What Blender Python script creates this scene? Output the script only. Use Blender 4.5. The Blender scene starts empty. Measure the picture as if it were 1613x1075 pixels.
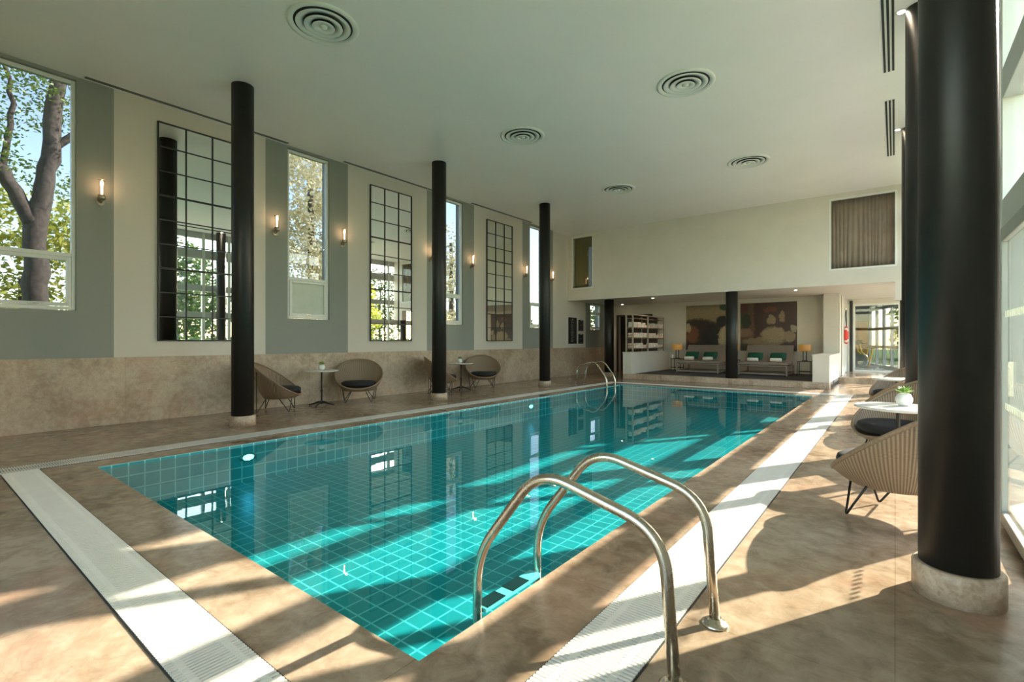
import bpy, math, random
from mathutils import Vector, Matrix, noise
C = bpy.context.scene.collection
S = bpy.context.scene
PI = math.pi
random.seed(7)
# ------------------------------------------------------------------ camera
cam = bpy.data.objects.new('camera', bpy.data.cameras.new('camera'))
C.objects.link(cam)
cam.location = (0, 0, 1.35)
cam.rotation_euler = (PI/2, 0, math.radians(38.088))
cam.data.sensor_width = 36
cam.data.lens = 770/1613*36
cam.data.clip_start = .05
cam.data.clip_end = 500
S.camera = cam
# ------------------------------------------------------------------ sky, sun, exposure
w = bpy.data.worlds.new('World'); S.world = w; w.use_nodes = True
nt = w.node_tree; nt.nodes.clear()
sky = nt.nodes.new('ShaderNodeTexSky'); sky.sky_type = 'NISHITA'; sky.sun_disc = False
sky.sun_elevation = math.radians(29); sky.sun_rotation = math.radians(30); sky.air_density = 1.0; sky.dust_density = 0.6
bg = nt.nodes.new('ShaderNodeBackground'); bg.inputs[1].default_value = 0.47
out = nt.nodes.new('ShaderNodeOutputWorld')
tn = nt.nodes.new('ShaderNodeMix'); tn.data_type = 'RGBA'; tn.blend_type = 'MULTIPLY'; tn.inputs[0].default_value = 1
tn.inputs[7].default_value = (1.12, .97, .80, 1); nt.links.new(sky.outputs[0], tn.inputs[6]); nt.links.new(tn.outputs[2], bg.inputs[0]); nt.links.new(bg.outputs[0], out.inputs[0])
sd = bpy.data.lights.new('sun', 'SUN'); sd.energy = 8.2; sd.angle = math.radians(0.6); sd.color = (1, .90, .76)
sun = bpy.data.objects.new('sun', sd); C.objects.link(sun)
EL, AZ = math.radians(29.2), math.radians(30)       # azimuth from +Y towards +X
sv = Vector((math.sin(AZ)*math.cos(EL), math.cos(AZ)*math.cos(EL), math.sin(EL)))
sun.rotation_euler = sv.to_track_quat('Z', 'Y').to_euler(); sun.location = (8, 10, 12)
S.view_settings.view_transform = 'Standard'; S.view_settings.look = 'None'
S.view_settings.exposure = 1.5; S.view_settings.gamma = 1
cy = S.cycles
cy.use_denoising = True; cy.max_bounces = 12; cy.diffuse_bounces = 7; cy.glossy_bounces = 5
cy.transparent_max_bounces = 32; cy.transmission_bounces = 6; cy.sample_clamp_indirect = 6
cy.caustics_reflective = True; cy.blur_glossy = 1; cy.caustics_refractive = False

# ------------------------------------------------------------------ materials
class NT:
    def __init__(s, name):
        s.m = bpy.data.materials.new(name); s.m.use_nodes = True
        s.t = s.m.node_tree; s.t.nodes.clear()
        s.out = s.n('ShaderNodeOutputMaterial')
    def n(s, kind, **kw):
        n = s.t.nodes.new(kind)
        for k, v in kw.items(): setattr(n, k, v)
        return n
    def put(s, sock, v):
        if hasattr(v, 'is_output'): s.t.links.new(v, sock)
        elif v is not None:
            if isinstance(v, (tuple, list)) and len(v) == 3 and sock.type == 'RGBA': v = (*v, 1)
            sock.default_value = v
    def math(s, op, a, b=None, c=None, clamp=False):
        n = s.n('ShaderNodeMath', operation=op); n.use_clamp = clamp
        s.put(n.inputs[0], a)
        if b is not None: s.put(n.inputs[1], b)
        if c is not None: s.put(n.inputs[2], c)
        return n.outputs[0]
    def mix(s, f, a, b, blend='MIX'):
        n = s.n('ShaderNodeMix', data_type='RGBA', blend_type=blend)
        s.put(n.inputs[0], f); s.put(n.inputs[6], a); s.put(n.inputs[7], b)
        return n.outputs[2]
    def co(s, kind='Object'): return s.n('ShaderNodeTexCoord').outputs[kind]
    def map(s, v, scale=(1, 1, 1), rot=(0, 0, 0), loc=(0, 0, 0)):
        n = s.n('ShaderNodeMapping'); s.put(n.inputs[0], v)
        n.inputs['Scale'].default_value = scale; n.inputs['Rotation'].default_value = rot; n.inputs['Location'].default_value = loc
        return n.outputs[0]
    def noise(s, v, sc, det=4, ro=.55, dist=0):
        n = s.n('ShaderNodeTexNoise'); s.put(n.inputs['Vector'], v)
        n.inputs['Scale'].default_value = sc; n.inputs['Detail'].default_value = det
        n.inputs['Roughness'].default_value = ro; n.inputs['Distortion'].default_value = dist
        return n.outputs[0]
    def ramp(s, f, stops, interp='LINEAR'):
        n = s.n('ShaderNodeValToRGB'); s.put(n.inputs[0], f); r = n.color_ramp; r.interpolation = interp
        while len(r.elements) < len(stops): r.elements.new(.5)
        for e, (p, c) in zip(r.elements, stops):
            e.position = p; e.color = (*c, 1) if not isinstance(c, (int, float)) else (c, c, c, 1)
        return n.outputs[0]
    def sep(s, v):
        n = s.n('ShaderNodeSeparateXYZ'); s.put(n.inputs[0], v); return n.outputs
    def bump(s, h, st=.2, d=.01):
        n = s.n('ShaderNodeBump'); s.put(n.inputs['Height'], h)
        n.inputs['Strength'].default_value = st; n.inputs['Distance'].default_value = d
        return n.outputs[0]
    def pbr(s, col, rough=.5, metal=0, normal=None, spec=None, emis=None, est=0, trans=0, alpha=None, sss=0):
        p = s.n('ShaderNodeBsdfPrincipled')
        s.put(p.inputs['Base Color'], col); s.put(p.inputs['Roughness'], rough); s.put(p.inputs['Metallic'], metal)
        if normal is not None: s.put(p.inputs['Normal'], normal)
        if spec is not None: s.put(p.inputs['Specular IOR Level'], spec)
        if emis is not None: s.put(p.inputs['Emission Color'], emis); s.put(p.inputs['Emission Strength'], est)
        s.put(p.inputs['Transmission Weight'], trans)
        s.t.links.new(p.outputs[0], s.out.inputs[0]); return p
M = {}
def simple(name, col, rough=.5, metal=0, var=.06, nsc=6, bump=0, bsc=60, spec=None, **k):
    n = NT(name); c = n.co()
    f = n.noise(c, nsc)
    a = tuple(min(1, x*(1-var)) for x in col); b = tuple(min(1, x*(1+var)) for x in col)
    cc = n.ramp(f, [(.3, a), (.7, b)])
    nm = n.bump(n.noise(c, bsc), bump, .005) if bump else None
    n.pbr(cc, rough, metal, nm, spec, **k); M[name] = n.m; return n.m
def emit(name, col, st):
    n = NT(name); n.pbr((.8, .8, .8), .4, emis=col, est=st); M[name] = n.m
def glassy(name, tint, ior=1.45, rough=0.0, bumpn=None, refl=(1, 1, 1)):
    n = NT(name)
    fr = n.n('ShaderNodeFresnel'); bf = n.n('ShaderNodeNewGeometry').outputs['Backfacing']
    n.put(fr.inputs[0], n.math('MULTIPLY_ADD', bf, 1/ior-ior, ior))
    tr = n.n('ShaderNodeBsdfTransparent'); n.put(tr.inputs[0], tint)
    gl = n.n('ShaderNodeBsdfGlossy'); gl.inputs['Roughness'].default_value = rough; n.put(gl.inputs[0], refl)
    if bumpn:
        b = bumpn(n); n.put(gl.inputs['Normal'], b); n.put(fr.inputs['Normal'], b)
    mx = n.n('ShaderNodeMixShader')
    n.put(mx.inputs[0], fr.outputs[0]); n.put(mx.inputs[1], tr.outputs[0]); n.put(mx.inputs[2], gl.outputs[0])
    n.t.links.new(mx.outputs[0], n.out.inputs[0]); M[name] = n.m

def mat_wall():
    # cream paint with sage panels painted round each window, 4.3 m apart
    n = NT('painted_wall'); c = n.co(); x, y, z = n.sep(c)
    y2 = n.math('SUBTRACT', y, 1.31+4.3*.5-43)
    fr = n.math('FRACT', n.math('DIVIDE', y2, 4.3))
    d = n.math('ABSOLUTE', n.math('SUBTRACT', fr, .5))
    k = n.math('LESS_THAN', d, .94/4.3)
    f = n.noise(c, 3)
    cream = n.mix(n.math('MULTIPLY', f, .2), (.62, .575, .51), (.57, .53, .47))
    sage = n.mix(n.math('MULTIPLY', f, .2), (.265, .278, .25), (.24, .253, .23))
    n.pbr(n.mix(k, cream, sage), .6, normal=n.bump(n.noise(c, 80), .05, .003)); M['painted_wall'] = n.m
mat_wall()
simple('ceiling_paint', (.83, .80, .775), .42, var=.02, nsc=1)
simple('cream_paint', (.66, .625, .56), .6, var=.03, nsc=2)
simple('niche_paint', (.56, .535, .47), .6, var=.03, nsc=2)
simple('grey_paint', (.45, .46, .42), .6, var=.03, nsc=2)
def marble(name, stops, rough, sc=1.0, joint=None, veins=True, bmp=.02, speck=0):
    n = NT(name); c = n.co()
    big = n.noise(c, .55*sc, 5, .6, .8)
    fine = n.noise(n.map(c, (1, 1, 1)), 7*sc, 9, .68, .4)
    f = n.math('ADD', n.math('MULTIPLY', big, .55), n.math('MULTIPLY', fine, .45))
    col = n.ramp(f, stops)
    if veins:
        v = n.noise(n.map(c, (1, .6, 1), (0, 0, .5)), 1.6*sc, 10, .62, 1.6)
        vm = n.ramp(n.math('ABSOLUTE', n.math('SUBTRACT', v, .5)), [(0, .8), (.012, .25), (.05, 0)])
        msk = n.ramp(n.noise(c, .8*sc, 2), [(.45, 0), (.65, 1)])
        col = n.mix(n.math('MULTIPLY', n.math('MULTIPLY', vm, msk), .6), col, (.22, .15, .10))
        red = n.ramp(n.noise(n.map(c, loc=(5, 3, 0)), .9*sc, 6, .7, 1), [(.52, 0), (.72, .55)])
        col = n.mix(red, col, (.50, .28, .19))
    if speck:
        sp = n.ramp(n.noise(c, 38, 6, .75), [(.36, 1), (.47, 0)])
        col = n.mix(n.math('MULTIPLY', sp, speck), col, (.24, .17, .12))
    nm = None
    if joint:
        br = n.n('ShaderNodeTexBrick'); n.put(br.inputs['Vector'], n.map(c, joint[2] if len(joint) > 2 else (1, 1, 1), joint[3] if len(joint) > 3 else (0, 0, 0)))
        br.offset = joint[4] if len(joint) > 4 else .5; br.inputs['Scale'].default_value = 1; br.inputs['Mortar Size'].default_value = .0035
        br.inputs['Mortar Smooth'].default_value = .3
        br.inputs['Brick Width'].default_value = joint[0]; br.inputs['Row Height'].default_value = joint[1]
        br.inputs['Color1'].default_value = (.96, .96, .96, 1); br.inputs['Color2'].default_value = (1, 1, 1, 1); br.inputs['Mortar'].default_value = (.76, .73, .70, 1)
        col = n.mix(1.0, col, br.outputs[0], 'MULTIPLY')
    rg = n.ramp(fine, [(.3, rough*.8), (.7, rough*1.3)])
    n.pbr(col, rg, normal=n.bump(fine, bmp, .004)); M[name] = n.m
marble('floor_marble', [(.40, (.20, .135, .085)), (.5, (.33, .24, .165)), (.6, (.46, .355, .26))], .2, joint=(2.4, 1.6, (1, 1, 1), (0, 0, PI/2), 0))
marble('wainscot_stone', [(.4, (.36, .26, .18)), (.5, (.47, .365, .27)), (.6, (.56, .46, .355))], .45, sc=1.5, joint=(1.6, 3, (1, 1, 1), (0, 0, PI/2)), speck=.35, bmp=.08)
marble('base_stone', [(.4, (.32, .22, .15)), (.5, (.47, .36, .27)), (.6, (.60, .49, .39))], .4, sc=3, speck=.45, veins=False)
simple('black_column', (.012, .011, .010), .44, var=.15, nsc=14, bump=.06, bsc=45, spec=.5)
simple('white_frame', (.74, .75, .71), .35, var=.02)
simple('grey_frame', (.50, .52, .49), .35, var=.02)
simple('door_grey', (.36, .37, .34), .4, var=.02)
simple('grate_plastic', (.82, .79, .73), .32, var=.03)
simple('drain_dark', (.02, .02, .018), .6)
simple('black_metal', (.018, .015, .013), .4, metal=.3)
simple('mirror_frame', (.012, .011, .010), .45)
n = NT('mirror_silver'); n.pbr((.80, .83, .79), .01, 1.0); M['mirror_silver'] = n.m
n = NT('steel'); c = n.co(); n.pbr(n.ramp(n.noise(c, 9, 6, .6), [(.35, (.58, .51, .43)), (.65, (.66, .59, .50))]), n.ramp(n.noise(c, 25, 4), [(.3, .2), (.7, .3)]), 1.0); M['steel'] = n.m
simple('brass', (.40, .33, .25), .3, metal=.9)
simple('dark_cushion', (.013, .012, .013), .85, bump=.2, bsc=140)
simple('table_marble', (.72, .71, .69), .15, var=.08, nsc=8)
simple('ceramic_white', (.78, .77, .74), .25, var=.02)
simple('leaf_green', (.20, .32, .06), .5, var=.5, nsc=30)
simple('dark_carpet', (.045, .042, .04), .95, var=.4, nsc=3, bump=.3, bsc=200)
simple('taupe_weave', (.235, .19, .155), .7, var=.12, nsc=30, bump=.2, bsc=160)
simple('taupe_frame', (.25, .21, .18), .5)
simple('emerald_velvet', (.003, .07, .038), .75, var=.3, nsc=12, bump=.2)
simple('towel_cotton', (.80, .74, .68), .95, var=.08, nsc=30, bump=.6, bsc=220)
simple('towel_peach', (.80, .62, .50), .95, var=.08, nsc=30, bump=.6, bsc=220)
simple('shelf_wood', (.20, .125, .075), .5, var=.3, nsc=9)
simple('shelf_pale', (.36, .31, .25), .5, var=.1)
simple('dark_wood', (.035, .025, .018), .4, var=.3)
simple('gym_wood', (.46, .18, .045), .4, var=.2, nsc=4)
simple('gym_grey', (.30, .33, .35), .6, var=.03)
simple('gym_floor', (.42, .41, .37), .12, var=.05)
simple('bike_yellow', (.85, .50, .06), .4)
simple('bike_silver', (.62, .63, .64), .3, metal=.6)
simple('buoy_red', (.75, .05, .03), .45)
simple('rope_dark', (.05, .05, .05), .8)
simple('sign_black', (.012, .012, .011), .35)
simple('sign_white', (.65, .63, .58), .5)
simple('paving', (.30, .28, .25), .8, var=.1, nsc=3)
simple('grass', (.14, .22, .04), .95, var=.45, nsc=3, bump=.4)
simple('bark', (.085, .065, .05), .9, var=.5, nsc=14, bump=1, bsc=22)
simple('blind_olive', (.17, .135, .055), .7, var=.15, nsc=2)
simple('curtain_mauve', (.33, .235, .205), .75, var=.15, nsc=3)
simple('plaster_outside', (.65, .52, .45), .9)
simple('vent_white', (.72, .73, .68), .4, var=.02)
simple('vent_dark', (.03, .03, .03), .8)
simple('nosing_white', (.75, .75, .72), .5); simple('nosing_black', (.02, .02, .02), .6)
def leafmat(name, a, b):
    n = NT(name); c = n.co()
    col = n.ramp(n.noise(c, 2.3, 3), [(.35, a), (.65, b)])
    d = n.n('ShaderNodeBsdfDiffuse'); n.put(d.inputs[0], col)
    t = n.n('ShaderNodeBsdfTranslucent'); n.put(t.inputs[0], col)
    g = n.n('ShaderNodeBsdfGlossy'); g.inputs['Roughness'].default_value = .4
    m1 = n.n('ShaderNodeMixShader'); m1.inputs[0].default_value = .4; n.put(m1.inputs[1], d.outputs[0]); n.put(m1.inputs[2], t.outputs[0])
    m2 = n.n('ShaderNodeMixShader'); m2.inputs[0].default_value = .07; n.put(m2.inputs[1], m1.outputs[0]); n.put(m2.inputs[2], g.outputs[0])
    n.t.links.new(m2.outputs[0], n.out.inputs[0]); M[name] = n.m
leafmat('leaves_green', (.10, .17, .03), (.30, .38, .06))
leafmat('leaves_dark', (.03, .06, .02), (.08, .13, .035))
leafmat('leaves_pale', (.58, .52, .28), (.86, .80, .55))
leafmat('leaves_yellow', (.30, .34, .04), (.60, .56, .10))
glassy('clear_glass', (.95, .97, .95), 1.32)
glassy('door_glass', (.90, .93, .90), 1.32)
glassy('tinted_glass', (.50, .53, .57), 1.45)  # tint added to darken the bright outdoors seen through the panes
glassy('lamp_glass', (.95, .93, .9), 1.45)
n = NT('frosted_glass')
tl = n.n('ShaderNodeBsdfTranslucent'); n.put(tl.inputs[0], (.75, .76, .68)); df = n.n('ShaderNodeBsdfDiffuse'); n.put(df.inputs[0], n.ramp(n.noise(n.co(), 5), [(.3, (.5, .52, .42)), (.7, (.62, .63, .56))]))
mx = n.n('ShaderNodeMixShader'); mx.inputs[0].default_value = .6; n.put(mx.inputs[1], tl.outputs[0]); n.put(mx.inputs[2], df.outputs[0]); n.t.links.new(mx.outputs[0], n.out.inputs[0]); M['frosted_glass'] = n.m
def wb(n):
    c = n.co()
    h = n.math('ADD', n.math('MULTIPLY', n.noise(c, 1.1, 2, .5), .7), n.math('MULTIPLY', n.noise(c, 7, 2, .5), .06))
    return n.bump(h, .18, .012)
glassy('pool_water', (.36, .83, .86), 1.38, 0.0, wb)
# pool tiles
n = NT('pool_tile'); c = n.co(); x, y, z = n.sep(c)
def grid(v, p=.15, wd=.045):
    f = n.math('FRACT', n.math('DIVIDE', n.math('ADD', v, 30), p))
    return n.math('GREATER_THAN', n.math('ABSOLUTE', n.math('SUBTRACT', f, .5)), .5-wd)
geo = n.n('ShaderNodeNewGeometry'); nx, ny, nz = n.sep(geo.outputs['Normal'])
gx, gy, gz = grid(x), grid(y), grid(z)
ax = n.math('GREATER_THAN', n.math('ABSOLUTE', nx), .5); ay = n.math('GREATER_THAN', n.math('ABSOLUTE', ny), .5); az = n.math('GREATER_THAN', n.math('ABSOLUTE', nz), .5)
one = lambda a: n.math('SUBTRACT', 1, a)
g = n.math('MAXIMUM', n.math('MAXIMUM', n.math('MULTIPLY', gx, one(ax)), n.math('MULTIPLY', gy, one(ay))), n.math('MULTIPLY', gz, one(az)))
wn = n.n('ShaderNodeTexWhiteNoise'); wn.noise_dimensions = '3D'
sn = n.n('ShaderNodeVectorMath', operation='SNAP'); n.put(sn.inputs[0], c); sn.inputs[1].default_value = (.15, .15, .15); n.put(wn.inputs['Vector'], sn.outputs[0])
tile = n.ramp(wn.outputs[0], [(0, (.035, .32, .34)), (1, (.05, .38, .40))])
n.pbr(n.mix(g, tile, (.42, .74, .74)), .35); M['pool_tile'] = n.m
# rattan: strands fan out from the seat base, colour changes with the strand
def rattan():
    n = NT('rattan'); c = n.co(); x, y, z = n.sep(c)
    a = n.math('ARCTAN2', y, x)
    s1 = n.math('SINE', n.math('MULTIPLY', a, 125))
    s2 = n.math('SINE', n.math('MULTIPLY', z, 700))
    h = n.math('ADD', n.math('MULTIPLY', s1, .7), n.math('MULTIPLY', s2, .3))
    hv = n.math('MULTIPLY_ADD', h, .5, .5)
    col = n.ramp(hv, [(.05, (.14, .09, .055)), (.5, (.27, .185, .12)), (1, (.36, .26, .175))])
    n.pbr(col, .55, normal=n.bump(hv, .6, .004)); M['rattan'] = n.m
rattan()
simple('rattan_rim', (.26, .18, .115), .55, var=.2, nsc=60, bump=.5, bsc=120)
emit('sconce_glow', (1, .60, .34), 5)
emit('spot_glow', (1, .85, .62), 18)
emit('pool_lamp', (.12, .62, 1), 9)
emit('lamp_shade_glow', (1, .48, .10), .06)
M['lamp_shade_glow'].node_tree.nodes['Principled BSDF'].inputs['Base Color'].default_value = (.34, .17, .05, 1)

# ------------------------------------------------------------------ mesh helpers
class MB:
    def __init__(s): s.v = []; s.f = []; s.sm = []
    def add(s, v, f, smooth=False):
        b = len(s.v); s.v += [tuple(p) for p in v]; s.f += [tuple(i+b for i in q) for q in f]; s.sm += [smooth]*len(f); return s
    def box(s, x0, x1, y0, y1, z0, z1):
        v = [(x, y, z) for z in (z0, z1) for y in (y0, y1) for x in (x0, x1)]
        return s.add(v, [(0, 2, 3, 1), (4, 5, 7, 6), (0, 1, 5, 4), (2, 6, 7, 3), (0, 4, 6, 2), (1, 3, 7, 5)])
    def lathe(s, prof, cx=0, cy=0, n=32, cap=True, sx=1, sy=1):
        v = [(cx+r*sx*math.cos(2*PI*k/n), cy+r*sy*math.sin(2*PI*k/n), z) for r, z in prof for k in range(n)]
        f = [(i*n+k, i*n+(k+1) % n, (i+1)*n+(k+1) % n, (i+1)*n+k) for i in range(len(prof)-1) for k in range(n)]
        s.add(v, f, True)
        if cap:
            b = len(s.v)-len(v)
            s.f.append(tuple(b+k for k in reversed(range(n)))); s.sm.append(False)
            s.f.append(tuple(b+(len(prof)-1)*n+k for k in range(n))); s.sm.append(False)
        return s
    def tube(s, pts, r, n=10, closed=False, taper=None):
        P = [Vector(p) for p in pts]; L = len(P); v = []; up = None
        for i, p in enumerate(P):
            if closed: t = (P[(i+1) % L]-P[i-1]).normalized()
            else: t = (P[min(i+1, L-1)]-P[max(i-1, 0)]).normalized()
            if up is None:
                up = Vector((0, 0, 1)) if abs(t.z) < .9 else Vector((1, 0, 0))
            a = t.cross(up).normalized(); b = a.cross(t).normalized(); up = b
            rr = r if taper is None else taper[i]
            for k in range(n):
                an = 2*PI*k/n; v.append(p+(a*math.cos(an)+b*math.sin(an))*rr)
        m = L if closed else L-1
        f = [(i*n+k, i*n+(k+1) % n, ((i+1) % L)*n+(k+1) % n, ((i+1) % L)*n+k) for i in range(m) for k in range(n)]
        if not closed: f += [tuple(reversed(range(n))), tuple((L-1)*n+k for k in range(n))]
        return s.add(v, f, True)
    def build(s, name, mat, parent=None, bevel=0, loc=None, solid=0, subs=0):
        me = bpy.data.meshes.new(name); me.from_pydata(s.v, [], s.f); me.materials.append(M[mat])
        me.polygons.foreach_set('use_smooth', s.sm); me.update()
        o = bpy.data.objects.new(name, me); C.objects.link(o)
        if loc: o.location = loc
        if parent: o.parent = parent
        if solid:
            md = o.modifiers.new('solid', 'SOLIDIFY'); md.thickness = solid; md.offset = 0
        if bevel:
            md = o.modifiers.new('bevel', 'BEVEL'); md.width = bevel; md.segments = 2; md.limit_method = 'ANGLE'
        if subs:
            md = o.modifiers.new('subd', 'SUBSURF'); md.levels = subs; md.render_levels = subs
        return o
def bez(pts, n=8, rad=.06):
    """polyline with rounded corners"""
    P = [Vector(p) for p in pts]; out = [P[0]]
    for i in range(1, len(P)-1):
        a = P[i]+(P[i-1]-P[i]).normalized()*min(rad, (P[i-1]-P[i]).length*.49)
        b = P[i]+(P[i+1]-P[i]).normalized()*min(rad, (P[i+1]-P[i]).length*.49)
        for k in range(n+1):
            t = k/n; out.append(a*(1-t)**2+P[i]*2*t*(1-t)+b*t*t)
    out.append(P[-1]); return out
def thing(name, label, cat, loc=(0, 0, 0), rz=0, group=None, kind=None):
    o = bpy.data.objects.new(name, None); C.objects.link(o); o.location = loc; o.rotation_euler = (0, 0, rz); o.empty_display_size = .1
    tag(o, label, cat, group, kind); return o
def tag(o, label=None, cat=None, group=None, kind=None):
    if label: o['label'] = label
    if cat: o['category'] = cat
    if group: o['group'] = group
    if kind: o['kind'] = kind
    return o
def struct(o): o['kind'] = 'structure'; return o
def dup(root, loc, rz, label, group=None):
    r = root.copy(); C.objects.link(r); r.location = loc; r.rotation_euler = (0, 0, rz); r['label'] = label
    if group: r['group'] = group
    for ch in list(root.children):
        c = ch.copy(); C.objects.link(c); c.parent = r
        for g in list(ch.children):
            d = g.copy(); C.objects.link(d); d.parent = c
    return r
def lamp(name, loc, e, col, r=.03, kind='POINT', parent=None, spot=None, rot=None):
    l = bpy.data.lights.new(name, kind); l.energy = e; l.color = col; l.shadow_soft_size = r
    if spot: l.spot_size = spot; l.spot_blend = .6
    o = bpy.data.objects.new(name, l); C.objects.link(o); o.location = loc
    if rot: o.rotation_euler = rot
    if parent: o.parent = parent
    return o

# ------------------------------------------------------------------ the room
XL, XR, CH = -9.95, .65, 5.43
PX0, PX1, PY0, PY1 = -6.72, -1.58, 1.38, 14.0
YB = -2.6; YE = 16.2; YN = 20.0; YD = 22.7
b = MB()
b.box(XL-.3, PX0, YB-.3, YE, -.3, 0).box(PX1, XR+.14, YB-.3, 19.0, -.3, 0).box(PX0, PX1, YB-.3, PY0, -.3, 0).box(PX0, PX1, PY1, YE, -.3, 0)
b.box(XL-.3, PX1, YE, YN+.9, -.3, 0)
struct(b.build('floor', 'floor_marble'))
b = MB().box(-1.44, XR+.14, 19.0, YD+.1, -.3, .18)
struct(b.build('trim_1', 'floor_marble'))
o = MB().box(-7.66, -1.44, YE, 16.5, 0, .18).build('trim_2', 'base_stone', bevel=.008); struct(o)
o = MB().box(-7.66, -1.44, 16.5, YN, 0, .178).build('trim_3', 'dark_carpet'); struct(o)
struct(MB().box(XL-.3, XR+.14, YB-.3, YD+.1, CH, CH+.3).build('ceiling', 'ceiling_paint'))
# left wall with its window openings
WINS = [(-3.46, -2.51), (.84, 1.79), (5.13, 6.08), (9.42, 10.37), (13.70, 14.65)]
b = MB(); y = YB-.3
for (a, c_) in WINS:
    b.box(XL-.3, XL, y, a, 0, CH); b.box(XL-.3, XL, a, c_, 0, 1.82); b.box(XL-.3, XL, a, c_, 5.38, CH); y = c_
b.box(XL-.3, XL, y, 17.95, 0, CH); b.box(XL-.3, XL, 17.95, 18.9, 0, 1.82); b.box(XL-.3, XL, 17.95, 18.9, 2.88, CH); b.box(XL-.3, XL, 18.9, YN+.9, 0, CH)
struct(b.build('wall_left', 'painted_wall'))
struct(MB().box(XL, XL+.02, YB, YN, 0, 1.085).build('baseboard_left', 'wainscot_stone', bevel=.004))
def left_window(i, y0, y1, z0, z1, lower, glass2='tinted_glass'):
    t = bpy.data.objects.new('window_%d' % i, None); C.objects.link(t); t.location = (XL-.08, (y0+y1)/2, z0); struct(t)
    hw = (y1-y0)/2; h = z1-z0
    f = MB(); X0, X1, w_ = -.05, .04, .05
    f.box(X0, X1, -hw, -hw+w_, 0, h).box(X0, X1, hw-w_, hw, 0, h).box(X0, X1, -hw+w_, hw-w_, 0, w_).box(X0, X1, -hw+w_, hw-w_, h-w_, h)
    f.box(X0, X1, -hw+w_, hw-w_, lower-.03, lower+.03)
    fr = f.build('window_frame', 'white_frame', t, bevel=.006)
    MB().box(-.004, .004, -hw+w_-.01, hw-w_+.01, lower+.02, h-w_+.01).build('window_pane', 'tinted_glass', t)
    s = MB(); a = hw-w_-.004; q = .055; lo, hi = w_+.004, lower-.034
    s.box(-.02, .055, -a, -a+q, lo, hi).box(-.02, .055, a-q, a, lo, hi).box(-.02, .055, -a+q, a-q, lo, lo+q).box(-.02, .055, -a+q, a-q, hi-q, hi)
    sa = s.build('window_sash', 'white_frame', t, bevel=.006)
    MB().box(.005, .013, -a+q-.005, a-q+.005, lo+q-.005, hi-q+.005).build('sash_pane', glass2, sa)
    hb = MB(); hb.box(.055, .07, -.06, .06, lo+.02, lo+.035).box(.07, .085, -.01, .05, lo+.02, lo+.035)
    hb.build('window_handle', 'steel', sa)
for i, (a, c_) in enumerate(WINS):
    left_window(i+1, a, c_, 1.83, 5.37, .84, 'frosted_glass' if i == 2 else 'tinted_glass')
left_window(6, 17.95, 18.9, 1.83, 2.88, .7)
# end wall: bulkhead with two openings, over the niche
OPW = [(-9.78, -8.86, 3.33, 5.32), (-1.45, .04, 3.31, 5.30)]
b = MB(); x = XL; y0, y1 = YE, YE+.3
for (a, c_, z0, z1) in OPW:
    b.box(x, a, y0, y1, 2.9, CH).box(a, c_, y0, y1, 2.9, z0).box(a, c_, y0, y1, z1, CH); x = c_
b.box(x, XR, y0, y1, 2.9, CH)
b.box(.0, XR, y0-.002, y1, 2.42, 2.9)
struct(b.build('wall_end', 'cream_paint'))
struct(MB().box(XL, XR, YE+.3, YD+.1, 2.93, 3.1).build('ceiling_niche', 'cream_paint'))
for i, (a, c_, z0, z1) in enumerate(OPW):
    t = bpy.data.objects.new('window_%d' % (7+i), None); C.objects.link(t); t.location = ((a+c_)/2, YE+.03, z0); struct(t)
    hw = (c_-a)/2; h = z1-z0; w_ = .045
    f = MB().box(-hw, -hw+w_, -.035, .05, 0, h).box(hw-w_, hw, -.035, .05, 0, h).box(-hw+w_, hw-w_, -.035, .05, 0, w_).box(-hw+w_, hw-w_, -.035, .05, h-w_, h)
    f.build('window_frame', 'white_frame', t, bevel=.004)
    MB().box(-hw+w_-.01, hw-w_+.01, .0, .008, w_-.01, h-w_+.01).build('window_pane', 'clear_glass', t)
# blind and curtain behind them
bl = MB().box(-9.72, -8.95, YE+.17, YE+.18, 3.45, 5.30)
tag(bl.build('roller_blind', 'blind_olive'), 'olive brown roller blind drawn behind the small high end window', 'blind')
b = MB(); nx_ = 160; v = []
for k in range(nx_+1):
    u = k/nx_; xx = -1.43+1.45*u
    for (zz, sq) in ((3.33, 1.0), (4.2, .9), (5.28, .7)):
        yy = YE+.16+.022*math.sin(u*95+2*math.sin(u*9))*sq+.012*math.sin(u*31)
        v.append((xx+.03*math.sin(u*14)*(5.28-zz)/2, yy, zz))
f = [(k*3+j, (k+1)*3+j, (k+1)*3+j+1, k*3+j+1) for k in range(nx_) for j in range(2)]
b.add(v, f, True)
tag(b.build('curtain', 'curtain_mauve', solid=.006), 'mauve brown pleated curtain behind the wide high end window', 'curtain')
struct(MB().box(XL, XR, YE+.5, YE+.6, 3.1, CH).build('wall_gallery', 'cream_paint'))
# niche walls
b = MB()
dx0, dx1, dz = -9.75, -8.1, 2.5
b.box(XL, dx0, YN, YN+.2, 0, 2.93).box(dx1, -1.44, YN, YN+.2, 0, 2.93).box(dx0, dx1, YN, YN+.2, dz, 2.93)
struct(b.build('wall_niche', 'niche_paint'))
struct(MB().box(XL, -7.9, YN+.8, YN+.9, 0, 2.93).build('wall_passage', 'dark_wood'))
b = MB().box(dx0, dx0+.07, YN-.03, YN+.05, 0, dz).box(dx1-.07, dx1, YN-.03, YN+.05, 0, dz).box(dx0+.07, dx1-.07, YN-.03, YN+.05, dz-.07, dz).box(-8.95, -8.88, YN+.1, YN+.14, 0, dz-.07)
struct(b.build('door_1', 'dark_wood'))
struct(MB().box(-1.90, -1.44, 19.4, YD+.1, .1, 2.93).build('wall_pier', 'cream_paint'))
o = struct(MB().box(-7.66, -7.36, YE+.003, 19.9, .18, .93).build('wall_low', 'cream_paint'))
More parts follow.
